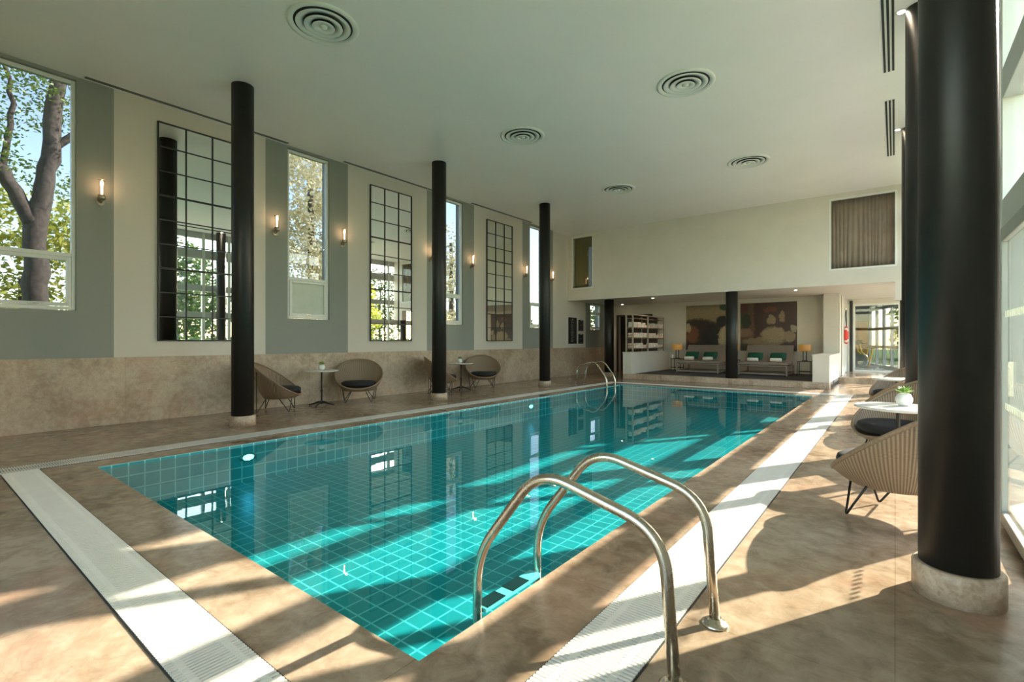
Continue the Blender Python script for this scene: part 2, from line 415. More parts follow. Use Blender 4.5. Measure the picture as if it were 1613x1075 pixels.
MB().box(-7.68, -7.34, YE-.015, 19.9, .93, .955).build('wall_cap', 'cream_paint', o)
o = struct(MB().box(-1.85, -1.442, YE+.003, 19.4, .18, .93).build('wall_low_right', 'cream_paint'))
MB().box(-1.87, -1.42, YE-.015, 19.4, .93, .955).build('wall_cap', 'cream_paint', o)
# back wall behind the camera: unseen, its glazing added for fill light
b = MB(); b.box(-4.5, XR+.14, YB-.14, YB, 4.9, CH).box(XL, -4.5, YB-.14, YB, 0, CH)
for x in (-4.5, -3.0, -.8, XR): b.box(x, x+.14, YB-.14, YB, 0, 4.9)
for z in (0, 2.2, 3.5): b.box(-4.36, XR, YB-.12, YB-.02, z, z+.2)
struct(b.build('wall_back', 'cream_paint'))
o = MB().box(-4.36, XR, YB-.075, YB-.065, .2, 4.9).build('window_20', 'clear_glass'); struct(o)

# glass wall on the right, one framed bay per column
TR = [(0, .13), (2.19, 2.44), (3.22, 3.45), (4.44, 4.78), (5.20, CH)]
def bay(i, y0, ya, yb, mull, door=None, ztop=CH):
    t = bpy.data.objects.new('window_%d' % i, None); C.objects.link(t); t.location = (XR, ya, 0); struct(t)
    f = MB(); L = yb-ya
    for m in mull: f.box(0, .13, m-ya-.05, m-ya+.05, 0, ztop)
    f.build('mullion', 'white_frame', t, bevel=.005)
    g = MB(); e = sorted([m-ya for m in mull])+[L]
    for z0, z1 in TR:
        if z0 >= ztop: continue
        for a, c_ in zip(e[:-1], e[1:]):
            if c_ >= L-1e-6: c2 = L-.05
            else: c2 = c_-.05
            g.box(.0, .12, a+.05, c2, z0, min(z1, ztop))
    g.build('transom', 'grey_frame', t, bevel=.005)
    g = MB()
    if door: g.box(.06, .068, .04, door, 2.25, ztop-.02).box(.06, .068, door, L-.05, .12, ztop-.02)
    else: g.box(.06, .068, .04, L-.05, .12, ztop-.02)
    g.build('glass_pane', 'clear_glass', t)
    return t
k = 10
for y0 in (3.5, 7.78, 12.06, 16.34):
    if y0 == 3.5: bay(k, y0, 3.70, y0+3.83, [3.92, y0+1.85], door=1.65)
    else: bay(k, y0, y0-.45, y0+3.83, [y0-.45, y0+.45]); k += 1
bay(k, 20.62, 20.17, 22.8, [20.17, 21.07])
struct(MB().box(XR, XR+.14, YB, 3.70, 0, CH).build('wall_right', 'cream_paint'))
# sliding door leaf nearest the camera, stile at y 5.05
d = bpy.data.objects.new('door_2', None); C.objects.link(d); d.location = (XR-.045, 3.93, 0); struct(d)
f = MB(); L = 1.14
f.box(0, .045, 0, .09, .03, 2.17).box(0, .045, L-.09, L, .03, 2.17).box(0, .045, .09, L-.09, .03, .11).box(0, .045, .09, L-.09, 2.07, 2.17)
f.build('door_frame', 'door_grey', d, bevel=.006)
MB().box(.018, .026, .08, L-.08, .10, 2.08).build('glass_pane', 'door_glass', d)
m = MB()
for z in (.86, 1.52):
    for q in range(15): m.box(.014, .017, .12+q*.062, .145+q*.062, z, z+.045)
m.build('safety_marking', 'frosted_glass', d)
MB().box(-.03, -.001, L-.07, L-.045, .95, 1.2).build('door_handle', 'steel', d)

# ------------------------------------------------------------------ columns
def column(x, y, r, top, label, group, rb=.19, hb=.165):
    t = thing('column', label, 'column', (x, y, 0), 0, group)
    MB().lathe([(r, hb-.01), (r, top)], n=48).build('shaft', 'black_column', t)
    MB().lathe([(rb, 0), (rb, hb-.012), (rb-.012, hb)], n=48).build('base', 'base_stone', t)
for x, y, lab in ((-8.22, 3.50, 'black round column by the left wall nearest the camera, in front of the first tall mirror'),
                  (-8.22, 7.78, 'middle black column of the left row, overlapping the chair between the second and third windows'),
                  (-8.22, 12.07, 'black column at the far end of the left row, right of the last tall mirror')):
    column(x, y, .162, CH, lab, 'black columns along the pool')
for x, y, lab in ((.26, 3.5, 'broad black column filling the right edge of the picture beside the near chair'),
                  (.26, 7.78, 'black column just behind the big foreground column on the right'),
                  (.26, 12.07, 'black column third from the camera on the window side, a thin sliver'),
                  ):
    column(x, y, .162, CH, lab, 'black columns along the pool')
column(-4.05, 16.38, .175, 2.92, 'short black column standing between the two daybeds under the bulkhead', 'short columns under the bulkhead')
column(-8.58, 16.95, .175, 2.92, 'short black column beside the towel shelves and dark doorway', 'short columns under the bulkhead')
column(.26, 16.5, .162, 2.92, 'short black column at the far right beyond the bulkhead', 'short columns under the bulkhead')

# ------------------------------------------------------------------ pool
D = -.5; e = .004
b = MB()
b.add([(PX0+e, PY0+e, D), (PX1-e, PY0+e, D), (PX1-e, PY1-e, D), (PX0+e, PY1-e, D), (PX0+e, PY0+e, -.003), (PX1-e, PY0+e, -.003), (PX1-e, PY1-e, -.003), (PX0+e, PY1-e, -.003)],
      [(0, 1, 2, 3), (0, 4, 5, 1), (1, 5, 6, 2), (2, 6, 7, 3), (3, 7, 4, 0)])
struct(b.build('floor_pool', 'pool_tile'))
wv = MB().add([(PX0, PY0, -.02), (PX1, PY0, -.02), (PX1, PY1, -.02), (PX0, PY1, -.02)], [(0, 1, 2, 3)]).build('pool_water', 'pool_water')
tag(wv, 'clear turquoise water filling the rectangular pool', 'water', kind='stuff')
for y, lab in ((2.92, 'glowing pool light under water below the nearest left column'), (9.26, 'glowing pool light under water farther along the left side'),):
    t = thing('pool_light', lab, 'light', (PX0, y, -.18), 0, 'underwater lights on the left pool wall')
    t.rotation_euler = (0, PI/2, 0); t.scale = (.55, 1, 1)
    MB().lathe([(.10, .0), (.10, .02), (.075, .03)], n=28).build('rim', 'steel', t)
    MB().lathe([(.073, .0), (.073, .028), (.04, .042)], n=28).build('lens', 'pool_lamp', t)
def grate(name, label, x0, x1, y0, y1, along):
    t = thing(name, label, 'grate', (x0, y0, 0), 0, 'drain grates round the pool')
    W, L = x1-x0, y1-y0
    MB().box(0, W, 0, L, .0, .004).build('channel', 'drain_dark', t)
    s = MB(); p = .022; sw = .0132
    if along == 'y':      # runs along y, slats across x
        for q in range(int(L/p)): s.box(.008, W-.008, q*p, q*p+sw, .004, .011)
        for xx in (.06, W-.09): s.box(xx, xx+.03, 0, L, .004, .0095)
    else:
        for q in range(int(W/p)): s.box(q*p, q*p+sw, .008, L-.008, .004, .011)
        for yy in (.04, L-.07): s.box(0, W, yy, yy+.03, .004, .0095)
    s.build('slats', 'grate_plastic', t)
grate('drain_grate', 'white slatted grate along the near short end of the pool, lower left', -7.07, -1.15, .69, .98, 'x')
grate('drain_grate', 'white slatted grate under the near ladder, running down the window side', -1.15, -.81, .69, 14.75, 'y')
grate('drain_grate', 'white slatted grate on the left side in front of the column bases', -7.40, -7.07, .69, 14.75, 'y')
grate('drain_grate', 'thin white grate beyond the far short end of the pool', -7.07, -1.15, 14.45, 14.75, 'x')
# ladders
def ladder(x, y, sgn, label):
    t = thing('pool_ladder', label, 'ladder', (x, y, 0), 0, 'steel pool ladders')
    for yy in (-.27, .27):
        pr = [(-.13, yy, -.47), (-.13, yy, .24), (.26, yy, .745), (.86, yy, .59), (.905, yy, .0)]
        pts = bez([(sgn*a, c_, e) for a, c_, e in pr], 10, .17)
        r = MB().tube(pts, .0245, 16).build('handrail', 'steel', t)
        MB().lathe([(.062, 0), (.062, .008), (.045, .018), (.03, .024), (.028, .034)], sgn*.905, yy, 28).build('flange', 'steel', r)
    for z in (-.065, -.32):
        tr = MB().box(min(sgn*-.17, sgn*-.09), max(sgn*-.17, sgn*-.09), -.25, .25, z, z+.025).build('tread', 'nosing_white', t, bevel=.004)
        for q in (-.235, -.02): MB().box(min(sgn*-.172, sgn*-.088), max(sgn*-.172, sgn*-.088), q, q+.15, z+.0255, z+.028).build('grip_strip', 'nosing_black', tr)
ladder(-1.58, 2.16, 1, 'large steel pool ladder in the foreground with curved handrails')
ladder(-6.72, 13.15, -1, 'small steel pool ladder at the far left corner of the pool')

# ------------------------------------------------------------------ mirrors
def mirror(y0, label, w_=1.28):
    z0, z1 = 1.35, 5.12
    t = thing('wall_mirror', label, 'mirror', (XL, y0, z0), 0, 'tall grid mirrors on the left wall')
    H_ = z1-z0
    MB().box(.012, .026, .012, w_-.012, .012, H_-.012).build('mirror_glass', 'mirror_silver', t)
    f = MB(); q = .018
    f.box(0, .045, 0, q, 0, H_).box(0, .045, w_-q, w_, 0, H_).box(0, .045, q, w_-q, 0, q).box(0, .045, q, w_-q, H_-q, H_)
    f.box(0, .012, q, w_-q, q, H_-q)
    f.build('frame', 'mirror_frame', t)
    g = MB()
    for a in (1, 2): g.box(.026, .042, w_*a/3-.010, w_*a/3+.010, q, H_-q)
    for a in range(1, 9):
        hw = .016 if a % 3 == 0 else .009
        g.box(.026, .040, q, w_-q, H_*a/9-hw, H_*a/9+hw)
    g.build('glazing_bar', 'mirror_frame', t)
mirror(2.84, 'tall black grid mirror nearest the camera, partly behind the first left column', 1.28)
mirror(7.14, 'tall black grid mirror in the middle, reflecting green foliage, right of the second window')
mirror(11.40, 'tall black grid mirror farthest away, showing the niche picture in its lower panes')
# sconces
def sconce(y, label):
    t = thing('wall_sconce', label, 'sconce', (XL, y, 3.55), 0, 'tube wall sconces on the left wall')
    MB().lathe([(.045, 0), (.05, .01), (.05, .02)], .0, .0, 20).build('wall_plate', 'brass', t).rotation_euler = (0, PI/2, 0)
    MB().tube(bez([(.015, 0, 0), (.09, 0, 0), (.09, 0, .06)], 5, .03), .012, 8).build('arm', 'brass', t)
    MB().lathe([(.02, .02), (.05, .04), (.05, .10), (.047, .105)], .09, 0, 24).build('cup', 'brass', t)
    MB().lathe([(.043, .105), (.043, .34)], .09, 0, 24, cap=False).build('glass_tube', 'lamp_glass', t)
    MB().lathe([(.012, .10), (.014, .24), (.02, .27), (.02, .31), (.008, .335)], .09, 0, 14).build('bulb', 'sconce_glow', t)
    MB().tube([(.09+.044*math.cos(a*PI/12), .044*math.sin(a*PI/12), .342) for a in range(24)], .005, 6, closed=True).build('rim', 'brass', t)
    lamp('sconce_light', (.17, 0, .33), 0.45, (1, .62, .32), .03, parent=t)
for y, lab in ((2.08, 'brass tube sconce right of the nearest window'), (4.86, 'brass tube sconce left of the second window'),
               (6.40, 'brass tube sconce right of the second window'), (9.10, 'brass tube sconce left of the third window, half behind the middle column'),
               (10.72, 'brass tube sconce between the third window and the farthest mirror'), (13.40, 'brass tube sconce just right of the farthest mirror'),
               (15.02, 'brass tube sconce past the last left column near the end wall')):
    sconce(y, lab)

# ------------------------------------------------------------------ ceiling fittings
def vent():
    t = thing('ceiling_vent', '', 'vent')
    R0 = .44
    MB().lathe([(R0, 0), (R0, -.012), (R0-.03, -.024), (R0-.06, -.02), (R0-.08, -.004)], n=56, cap=False).build('flange', 'vent_white', t)
    MB().lathe([(.36, -.003), (.36, -.001)], n=40).build('backing', 'vent_dark', t)
    for (a, z) in ((.335, -.006), (.235, -.018), (.14, -.028)):
        MB().lathe([(a, z-.012), (a-.012, z-.02), (a-.092, z+.002), (a-.088, z+.010)], n=48, cap=False).build('ring', 'vent_white', t)
    MB().lathe([(.0, -.052), (.02, -.052), (.05, -.036), (.048, -.02)], n=32, cap=False).build('core', 'vent_white', t)
    return t
v0 = vent(); v0.location = (-5.80, 3.46, CH)
v0['label'] = 'large round ceiling vent nearest the camera, top left of centre'; v0['group'] = 'round ceiling vents'
for p, lab in (((-2.61, 7.78), 'round ceiling vent on the window side, upper right of the ceiling'), ((-5.83, 7.78), 'round ceiling vent in the middle of the ceiling above the middle left column'),
               ((-2.62, 12.05), 'round ceiling vent on the window side near the end wall'), ((-5.85, 12.08), 'small far round ceiling vent above the end of the pool')):
    dup(v0, (p[0], p[1], CH), 0, lab, 'round ceiling vents')
for y0, y1, lab in ((1.85, 5.1, 'linear slot vent over the nearest mirror along the left wall'), (6.35, 9.3, 'linear slot vent over the middle mirror'), (10.6, 13.65, 'linear slot vent over the farthest mirror')):
    t = thing('slot_vent', lab, 'vent', (-9.84, y0, CH), 0, 'slot vents along the left wall')
    L = y1-y0
    MB().box(-.05, .05, 0, L, -.006, 0).build('frame', 'vent_white', t)
    g = MB()
    for x in (-.035, -.005, .025): g.box(x, x+.014, .02, L-.02, -.010, -.006)
    g.build('slots', 'vent_dark', t)
for y0, y1, lab in ((4.2, 9.34, 'triple black slot vent in the ceiling, nearer one by the window columns'), (10.44, 13.6, 'triple black slot vent in the ceiling, farther one by the window columns')):
    t = thing('slot_vent', lab, 'vent', (-.135, y0, CH), 0, 'triple slot vents by the window columns')
    L = y1-y0
    MB().box(-.01, .135, 0, L, -.004, 0).build('frame', 'vent_white', t)
    g = MB()
    for x in (.0, .05, .10): g.box(x, x+.026, .02, L-.02, -.012, -.004)
    g.build('slots', 'vent_dark', t)
for x, y, z, lab in ((.06, 7.73, CH, 'tiny ceiling downlight beside the top of the second window column'), (.04, 12.0, CH, 'tiny ceiling downlight beyond the far triple slot vent'),
                     (-9.25, 19.5, 2.93, 'small downlight over the dark doorway'), (-7.0, 17.3, 2.93, 'small downlight in the soffit above the towel shelves'), (-2.42, 17.3, 2.93, 'small downlight in the soffit above the right daybed')):
    t = thing('downlight', lab, 'downlight', (x, y, z), 0, 'recessed downlights')
    MB().lathe([(.06, -.001), (.06, -.008), (.045, -.01)], n=24).build('trim_ring', 'vent_white', t)
    MB().lathe([(.04, -.009), (.038, -.013)], n=20).build('lens', 'spot_glow', t)
    lamp('downlight_beam', (0, 0, -.06), 9 if z < 3 else .3, (1, .80, .58), .03, 'SPOT', t, math.radians(95))

# ------------------------------------------------------------------ chairs, tables, plants
def make_chair():
    # open bowl on four hairpin legs, rear rods running up to the rim
    t = thing('lounge_chair', '', 'chair')
    n, m = 56, 10
    def rim(a):
        s_, c_ = math.sin(a), math.cos(a)
        return Vector((.50*c_*(1+.05*s_), -.40*(-s_) , .62-.30*s_)) if s_ > 0 else Vector((.50*c_*(1-.02*s_), .43*s_, .62-.31*s_))
    base = lambda a: Vector((.31*math.cos(a), .03+.27*math.sin(a), .27))
    v = []
    for j in range(m+1):
        u = j/m
        for k_ in range(n):
            a = 2*PI*k_/n; R, B = rim(a), base(a)
            Ct = Vector((R.x*.86, R.y*.86, B.z+(R.z-B.z)*.30))
            v.append(R*(1-u)**2+Ct*2*u*(1-u)+B*u*u)
    f = [(j*n+k_, j*n+(k_+1) % n, (j+1)*n+(k_+1) % n, (j+1)*n+k_) for j in range(m) for k_ in range(n)]
    f.append(tuple(m*n+k_ for k_ in range(n)))
    sh = MB().add(v, f, True).build('shell', 'rattan', t, solid=.018)
    MB().tube([rim(2*PI*k_/n) for k_ in range(n)], .017, 10, closed=True).build('rim', 'rattan_rim', sh)
    # cushion, lying on the seat base
    cv = MB(); prof = [(.02, .0), (.30, .0), (.345, .02), (.355, .05), (.345, .08), (.30, .10), (.02, .105)]
    cv.lathe([(r_, .36+z_*1.1) for r_, z_ in prof], 0, .07, 40, sx=1.04, sy=.95)
    cv.build('cushion', 'dark_cushion', t)
    for sx in (-1, 1):
        MB().tube(bez([(sx*.14, .27, .28), (sx*.27, .25, .007), (sx*.33, .08, .28)], 6, .035), .0088, 8).build('leg', 'black_metal', t)
        MB().tube(bez([(sx*.15, -.17, .275), (sx*.33, -.30, .007), (sx*.43, -.275, .78)], 6, .03), .0088, 8).build('leg', 'black_metal', t)
    return t
ch0 = make_chair()
CG = 'woven rattan lounge chairs'
first = [True]
def chair(x, y, face, label):
    """face: direction (dx, dy) the open front looks to; local front is +Y"""
    rz = math.atan2(-face[0], face[1])
    if first[0]:
        ch0.location = (x, y, 0); ch0.rotation_euler = (0, 0, rz); ch0['label'] = label; ch0['group'] = CG; first[0] = False
    else: dup(ch0, (x, y, 0), rz, label, CG)
chair(-9.33, 4.62, (.62, .80), 'rattan bucket chair partly hidden by the nearest left column, facing the far end')
chair(-9.33, 6.42, (.80, -.60), 'rattan bucket chair left of the middle mirror, facing the camera beside the near bistro table')
chair(-9.33, 8.90, (.62, .80), 'rattan bucket chair mostly hidden behind the middle left column')
chair(-9.33, 10.55, (.78, -.62), 'rattan bucket chair under the third window sill, right of the far left bistro table')
chair(.03, 4.72, (-.93, .36), 'rattan bucket chair with dark cushion beside the big foreground column, seen from behind')
chair(.06, 6.75, (-.80, -.60), 'rattan bucket chair beyond the white table on the window side, facing the camera')
chair(.05, 9.05, (-.90, .44), 'third rattan bucket chair from the camera on the window side, sunlit back')
chair(.08, 11.1, (-.80, -.60), 'farthest rattan bucket chair on the window side')
def make_table():
    t = thing('bistro_table', '', 'table')
    MB().lathe([(.29, .712), (.325, .718), (.335, .728), (.335, .738), (.33, .742)], n=56).build('tabletop', 'table_marble', t)
    MB().lathe([(.03, .04), (.026, .06), (.018, .10), (.017, .30), (.026, .31), (.026, .33), (.016, .34), (.016, .68), (.03, .70), (.10, .711)], n=20).build('pedestal', 'black_metal', t)
    for q in range(4):
        a = q*PI/2+.6; c_, s_ = math.cos(a), math.sin(a)
        MB().tube([(.01*c_, .01*s_, .085), (.08*c_, .08*s_, .075), (.18*c_, .18*s_, .04), (.27*c_, .27*s_, .014)], .014, 8, taper=[.024, .02, .015, .013]).build('foot', 'black_metal', t)
    return t
tb0 = make_table(); TG = 'round white bistro tables on black pedestals'
tb0.location = (-9.42, 5.58, 0); tb0['label'] = 'round bistro table between the two chairs nearest the left wall mirror'; tb0['group'] = TG
dup(tb0, (-9.40, 9.72, 0), 0, 'round bistro table behind the middle left column, second along the wall', TG)
dup(tb0, (.02, 5.80, 0), 0, 'round white table with a plant right of the pool, beside the big column', TG)
dup(tb0, (.02, 10.1, 0), 0, 'small distant white table between the far chairs on the window side', TG)
def make_plant():
    t = thing('potted_succulent', '', 'plant')
    MB().lathe([(.03, 0), (.052, .012), (.066, .045), (.066, .075), (.052, .105), (.034, .118), (.030, .112)], n=28).build('vase', 'ceramic_white', t)
    v = MB(); rnd = random.Random(3)
    for ring, (cnt, tilt, ln) in enumerate(((9, .35, .085), (8, .8, .08), (6, 1.2, .065))):
        for q in range(cnt):
            a = 2*PI*q/cnt+ring*.4+rnd.uniform(-.1, .1); L = ln*rnd.uniform(.85, 1.2)
            dirv = Vector((math.cos(a)*math.cos(tilt), math.sin(a)*math.cos(tilt), math.sin(tilt)))
            sd_ = Vector((-math.sin(a), math.cos(a), 0)); up_ = dirv.cross(sd_)*-1
            o_ = Vector((0, 0, .12)); w_ = .017
            P = [o_, o_+dirv*L*.5+sd_*w_-up_*.004, o_+dirv*L, o_+dirv*L*.5-sd_*w_-up_*.004, o_+dirv*L*.5+up_*.006, o_+dirv*L*.4-up_*.012]
            v.add(P, [(0, 1, 4), (1, 2, 4), (2, 3, 4), (3, 0, 4), (1, 0, 5), (2, 1, 5), (3, 2, 5), (0, 3, 5)])
    v.build('leaves', 'leaf_green', t)
    return t
p0 = make_plant(); p0.location = (-9.42, 5.58, .742); p0['label'] = 'small green succulent in a round white vase on the near left bistro table'; p0['group'] = 'succulents in white vases'
dup(p0, (-9.42, 9.70, .742), 1, 'small succulent in a white vase on the second table along the left wall', 'succulents in white vases')
dup(p0, (.065, 5.88, .742), 2, 'bright green succulent in a round white vase on the window side table', 'succulents in white vases')

# ------------------------------------------------------------------ niche furniture
def make_daybed():
    t = thing('daybed', '', 'daybed')
    W, Dp = 1.52, 1.40
    f = MB(); q = .06
    for sx in (-W/2, W/2-q):           # side loops
        f.box(sx, sx+q, 0, q, .03, .34).box(sx, sx+q, Dp-q, Dp, .03, .34)
        f.box(sx, sx+q, q, Dp-q, .03, .03+q).box(sx, sx+q, q, Dp-q, .30, .34)
    f.box(-W/2+q, W/2-q, 0, q, .30, .34).box(-W/2+q, W/2-q, 0, q, .03, .03+q).box(-W/2+q, W/2-q, Dp-q, Dp, .03, .03+q)
    f.build('frame', 'taupe_frame', t, bevel=.01)
    for sx in (-W/2+.02, W/2-.02):
        for y_ in (.02, Dp-.02): MB().lathe([(.02, 0), (.025, .03)], sx, y_, 12).build('foot', 'taupe_frame', t)
    MB().box(-W/2+.005, W/2-.005, .0, Dp-.3, .345, .45).build('mattress', 'taupe_weave', t, bevel=.03)
    bk = MB(); y0_, z0_, y1_, z1_ = Dp-.42, .44, Dp-.02, 1.02; th = .06
    v = []
    for x_ in (-W/2+.005, W/2-.005): v += [(x_, y0_, z0_), (x_, y0_+th, z0_-.03), (x_, y1_+th, z1_-.03), (x_, y1_, z1_)]
    bk.add(v, [(0, 1, 2, 3), (7, 6, 5, 4), (0, 4, 5, 1), (1, 5, 6, 2), (2, 6, 7, 3), (3, 7, 4, 0)])
    bk.build('backrest', 'taupe_weave', t, bevel=.012)
    return t
db = make_daybed(); db.location = (-5.72, 18.25, .18); db['label'] = 'taupe double daybed left of the short black column, under the landscape picture'; db['group'] = 'taupe double daybeds'
dup(db, (-3.55, 18.25, .18), 0, 'taupe double daybed right of the short black column, under the maroon picture', 'taupe double daybeds')
def pillow(x, y, label):
    v = MB(); n_ = 10; V_ = []
    for side in (-1, 1):
        for i in range(n_+1):
            for j in range(n_+1):
                u, w2 = i/n_*2-1, j/n_*2-1
                th = .07*(max(0, (1-u**4)*(1-w2**4)))**.6
                V_.append((u*.25*(1-.05*w2*w2), side*th, w2*.155*(1-.06*u*u)))
    F_ = []
    for s_ in range(2):
        o_ = s_*(n_+1)**2
        for i in range(n_):
            for j in range(n_):
                a = o_+i*(n_+1)+j; q = (a, a+1, a+n_+2, a+n_+1); F_.append(q if s_ else q[::-1])
    v.add(V_, F_, True)
    o = v.build('cushion', 'emerald_velvet'); o.location = (x, y, .18+.63); o.rotation_euler = (-.55, 0, 0)
    tag(o, label, 'cushion', 'emerald cushions on the daybeds')
def roll(x, y, label):
    prof = []
    t = thing('rolled_towel', label, 'towel', (x, y, .18+.45+.067), 0, 'rolled white towels on the daybeds')
    b = MB(); b.lathe([(.02, -.17), (.055, -.175), (.064, -.16), (.066, 0), (.064, .16), (.055, .175), (.02, .17)], n=24)
    o = b.build('towel', 'towel_cotton', t); o.rotation_euler = (0, PI/2, 0)
for i, (x, a) in enumerate(((-6.13, 'leftmost'), (-5.45, 'second from left'), (-3.92, 'third from left'), (-3.19, 'rightmost'))):
    pillow(x, 19.02, 'emerald green cushion, %s, leaning on a daybed back' % a)
    roll(x-.03, 18.78, 'rolled white towel, %s, in front of an emerald cushion' % a)
def side_table(x, y, label):
    t = thing('side_table', label, 'table', (x, y, .18), 0, 'black frame side tables by the daybeds')
    MB().box(-.2, .2, -.2, .2, .46, .485).build('tabletop', 'dark_wood', t, bevel=.004)
    f = MB()
    for sx in (-.19, .17):
        for sy in (-.19, .17): f.box(sx, sx+.02, sy, sy+.02, 0, .46)
    f.box(-.17, .17, -.19, -.17, .12, .14).box(-.17, .17, .17, .19, .12, .14).box(-.19, -.17, -.17, .17, .12, .14).box(.17, .19, -.17, .17, .12, .14)
    f.build('frame', 'black_metal', t)
def table_lamp(x, y, label):
    t = thing('table_lamp', label, 'lamp', (x, y, .18+.485), 0, 'amber drum table lamps')
    MB().lathe([(.10, 0), (.10, .015), (.03, .025)], n=24).build('base', 'black_metal', t)
    MB().tube([(-.05, 0, .015), (-.05, 0, .34)], .014, 8).tube([(.05, 0, .015), (.05, 0, .34)], .014, 8).build('stem', 'black_metal', t)
    MB().lathe([(.175, .34), (.185, .36), (.19, .56), (.185, .565)], n=36, cap=False).build('shade', 'lamp_shade_glow', t, solid=.004)
    MB().lathe([(.0, .40), (.03, .41), (.035, .45), (.02, .48)], n=14, cap=False).build('bulb', 'sconce_glow', t)
    lamp('lamp_light', (0, 0, .52), .8, (1, .6, .28), .05, parent=t)
for x, a in ((-6.78, 'left of the left daybed'), (-4.70, 'between the two daybeds'), (-2.42, 'right of the right daybed by the low wall')):
    side_table(x, 19.25, 'black frame side table %s' % a)
    table_lamp(x, 19.25, 'amber drum shade table lamp %s' % a)
c0 = MB().lathe([(.03, 0), (.035, .01), (.035, .12), (.02, .14)], n=18).build('jar', 'ceramic_white'); c0.location = (-6.92, 19.12, .665)
tag(c0, 'small white jar on the left side table before the lamp', 'jar')
# pictures: generic landscape / figure-like colour fields, no known work
def picture(name, x0, x1, z0, z1, label, kind):
    t = thing('wall_picture', label, 'picture', (x0, YN, z0), 0, 'large pictures on the niche wall')
    W, Hh = x1-x0, z1-z0
    nm = NT(name); c = nm.co(); wp = nm.n('ShaderNodeVectorMath', operation='ADD')
    ns = nm.n('ShaderNodeTexNoise'); nm.put(ns.inputs['Vector'], c); ns.inputs['Scale'].default_value = 5.5; ns.inputs['Detail'].default_value = 9; ns.inputs['Roughness'].default_value = .66
    sc_ = nm.n('ShaderNodeVectorMath', operation='SCALE'); nm.put(sc_.inputs[0], ns.outputs[1]); sc_.inputs['Scale'].default_value = .30
    nm.put(wp.inputs[0], c); nm.put(wp.inputs[1], sc_.outputs[0])
    x_, y_, z_ = nm.sep(wp.outputs[0]); x_ = nm.math('SUBTRACT', nm.math('DIVIDE', x_, W), .08); z_ = nm.math('SUBTRACT', nm.math('DIVIDE', z_, Hh), .08)
    def ell(cx, cz, rx, rz):
        a = nm.math('POWER', nm.math('DIVIDE', nm.math('SUBTRACT', x_, cx), rx), 2); b_ = nm.math('POWER', nm.math('DIVIDE', nm.math('SUBTRACT', z_, cz), rz), 2)
        return nm.ramp(nm.math('ADD', a, b_), [(.55, 1), (.8, .6), (1.25, 0)])
    if kind == 0:
        col = nm.ramp(z_, [(.3, (.05, .03, .02)), (.5, (.16, .10, .055)), (.66, (.30, .23, .12)), (.85, (.34, .28, .16)), (1, (.22, .17, .10))])
        for (cx, cz, rx, rz, q) in ((.25, .50, .42, .22, (.035, .022, .015)), (.55, .2, .26, .42, (.012, .010, .009)), (.15, .35, .13, .22, (.16, .06, .03)), (.05, .5, .08, .10, (.40, .35, .22)), (.78, .28, .14, .28, (.42, .35, .22)), (.80, .93, .14, .09, (.03, .06, .035)), (.72, .62, .14, .14, (.015, .012, .015))):
            col = nm.mix(ell(cx, cz, rx, rz), col, q)
    else:
        col = nm.ramp(x_, [(.12, (.07, .06, .03)), (.24, (.15, .08, .05)), (.28, (.06, .025, .02)), (1, (.075, .035, .032))])
        for (cx, cz, rx, rz, q) in ((.10, .38, .16, .10, (.22, .14, .08)), (.12, .62, .11, .16, (.03, .04, .02)), (.08, .88, .08, .09, (.10, .03, .025)), (.42, .20, .40, .10, (.26, .19, .11)), (.60, .34, .24, .17, (.36, .27, .16)), (.86, .30, .10, .12, (.30, .23, .14)),
                                     (.55, .64, .08, .10, (.33, .24, .14)), (.74, .70, .05, .12, (.30, .21, .12)), (.54, .84, .13, .06, (.14, .05, .035)), (.93, .46, .05, .08, (.36, .30, .22))):
            col = nm.mix(ell(cx, cz, rx, rz), col, q)
    col = nm.mix(.8, col, nm.ramp(nm.noise(nm.map(c, (3, 1, 9)), 4, 8, .7, 1.5), [(.3, (.45, .42, .40)), (.7, (1, 1, 1))]), 'MULTIPLY')
    nm.pbr(col, .45); M[name] = nm.m
    MB().box(.03, W-.03, -.03, -.02, .03, Hh-.03).build('canvas', name, t)
    f = MB().box(0, .03, -.04, 0, 0, Hh).box(W-.03, W, -.04, 0, 0, Hh).box(.03, W-.03, -.04, 0, 0, .03).box(.03, W-.03, -.04, 0, Hh-.03, Hh)
    f.build('frame', 'niche_paint', t, bevel=.004)
picture('picture_left', -6.70, -4.76, .95, 2.80, 'large dusky landscape picture behind the left daybed', 0)
picture('picture_right', -4.66, -2.72, .95, 2.80, 'large maroon picture with pale shapes behind the right daybed', 1)

# towel shelving standing on the low wall
t = thing('towel_shelf', 'wooden open shelving full of towels standing on the low niche wall', 'shelf', (-7.51, YE+.2, .955))
Ls, Hs = 3.0, 1.32
f = MB()
for y_ in (0, 1.35, Ls-.05):
    for x_ in (-.15, .10): f.box(x_, x_+.05, y_, y_+.05, 0, Hs)
f.box(-.15, .15, 0, Ls, Hs, Hs+.04)
f.build('frame', 'shelf_pale', t, bevel=.004)
lv = [.10, .48, .86]
for z_ in lv+[1.20]: MB().box(-.145, .145, .05, Ls-.05, z_, z_+.03).build('shelf_board', 'shelf_wood', t, bevel=.003)
MB().box(-.148, -.135, .05, Ls-.05, .0, Hs).build('back_panel', 'dark_wood', t)
tw = MB(); tw.v = []
prof = [(.02, -.12), (.036, -.122), (.044, -.11), (.045, 0), (.044, .11), (.036, .122), (.02, .12)]
def roll_mesh():
    b = MB(); b.lathe(prof, n=14); b.v = [(z_, y_, x_) for x_, y_, z_ in b.v]; b.f = [tuple(reversed(q)) for q in b.f]; return b
def fold_mesh():
    b = MB()
    for q in range(1): b.box(-.11, .11, -.13, .13, 0, .062)
    return b
proto = {}
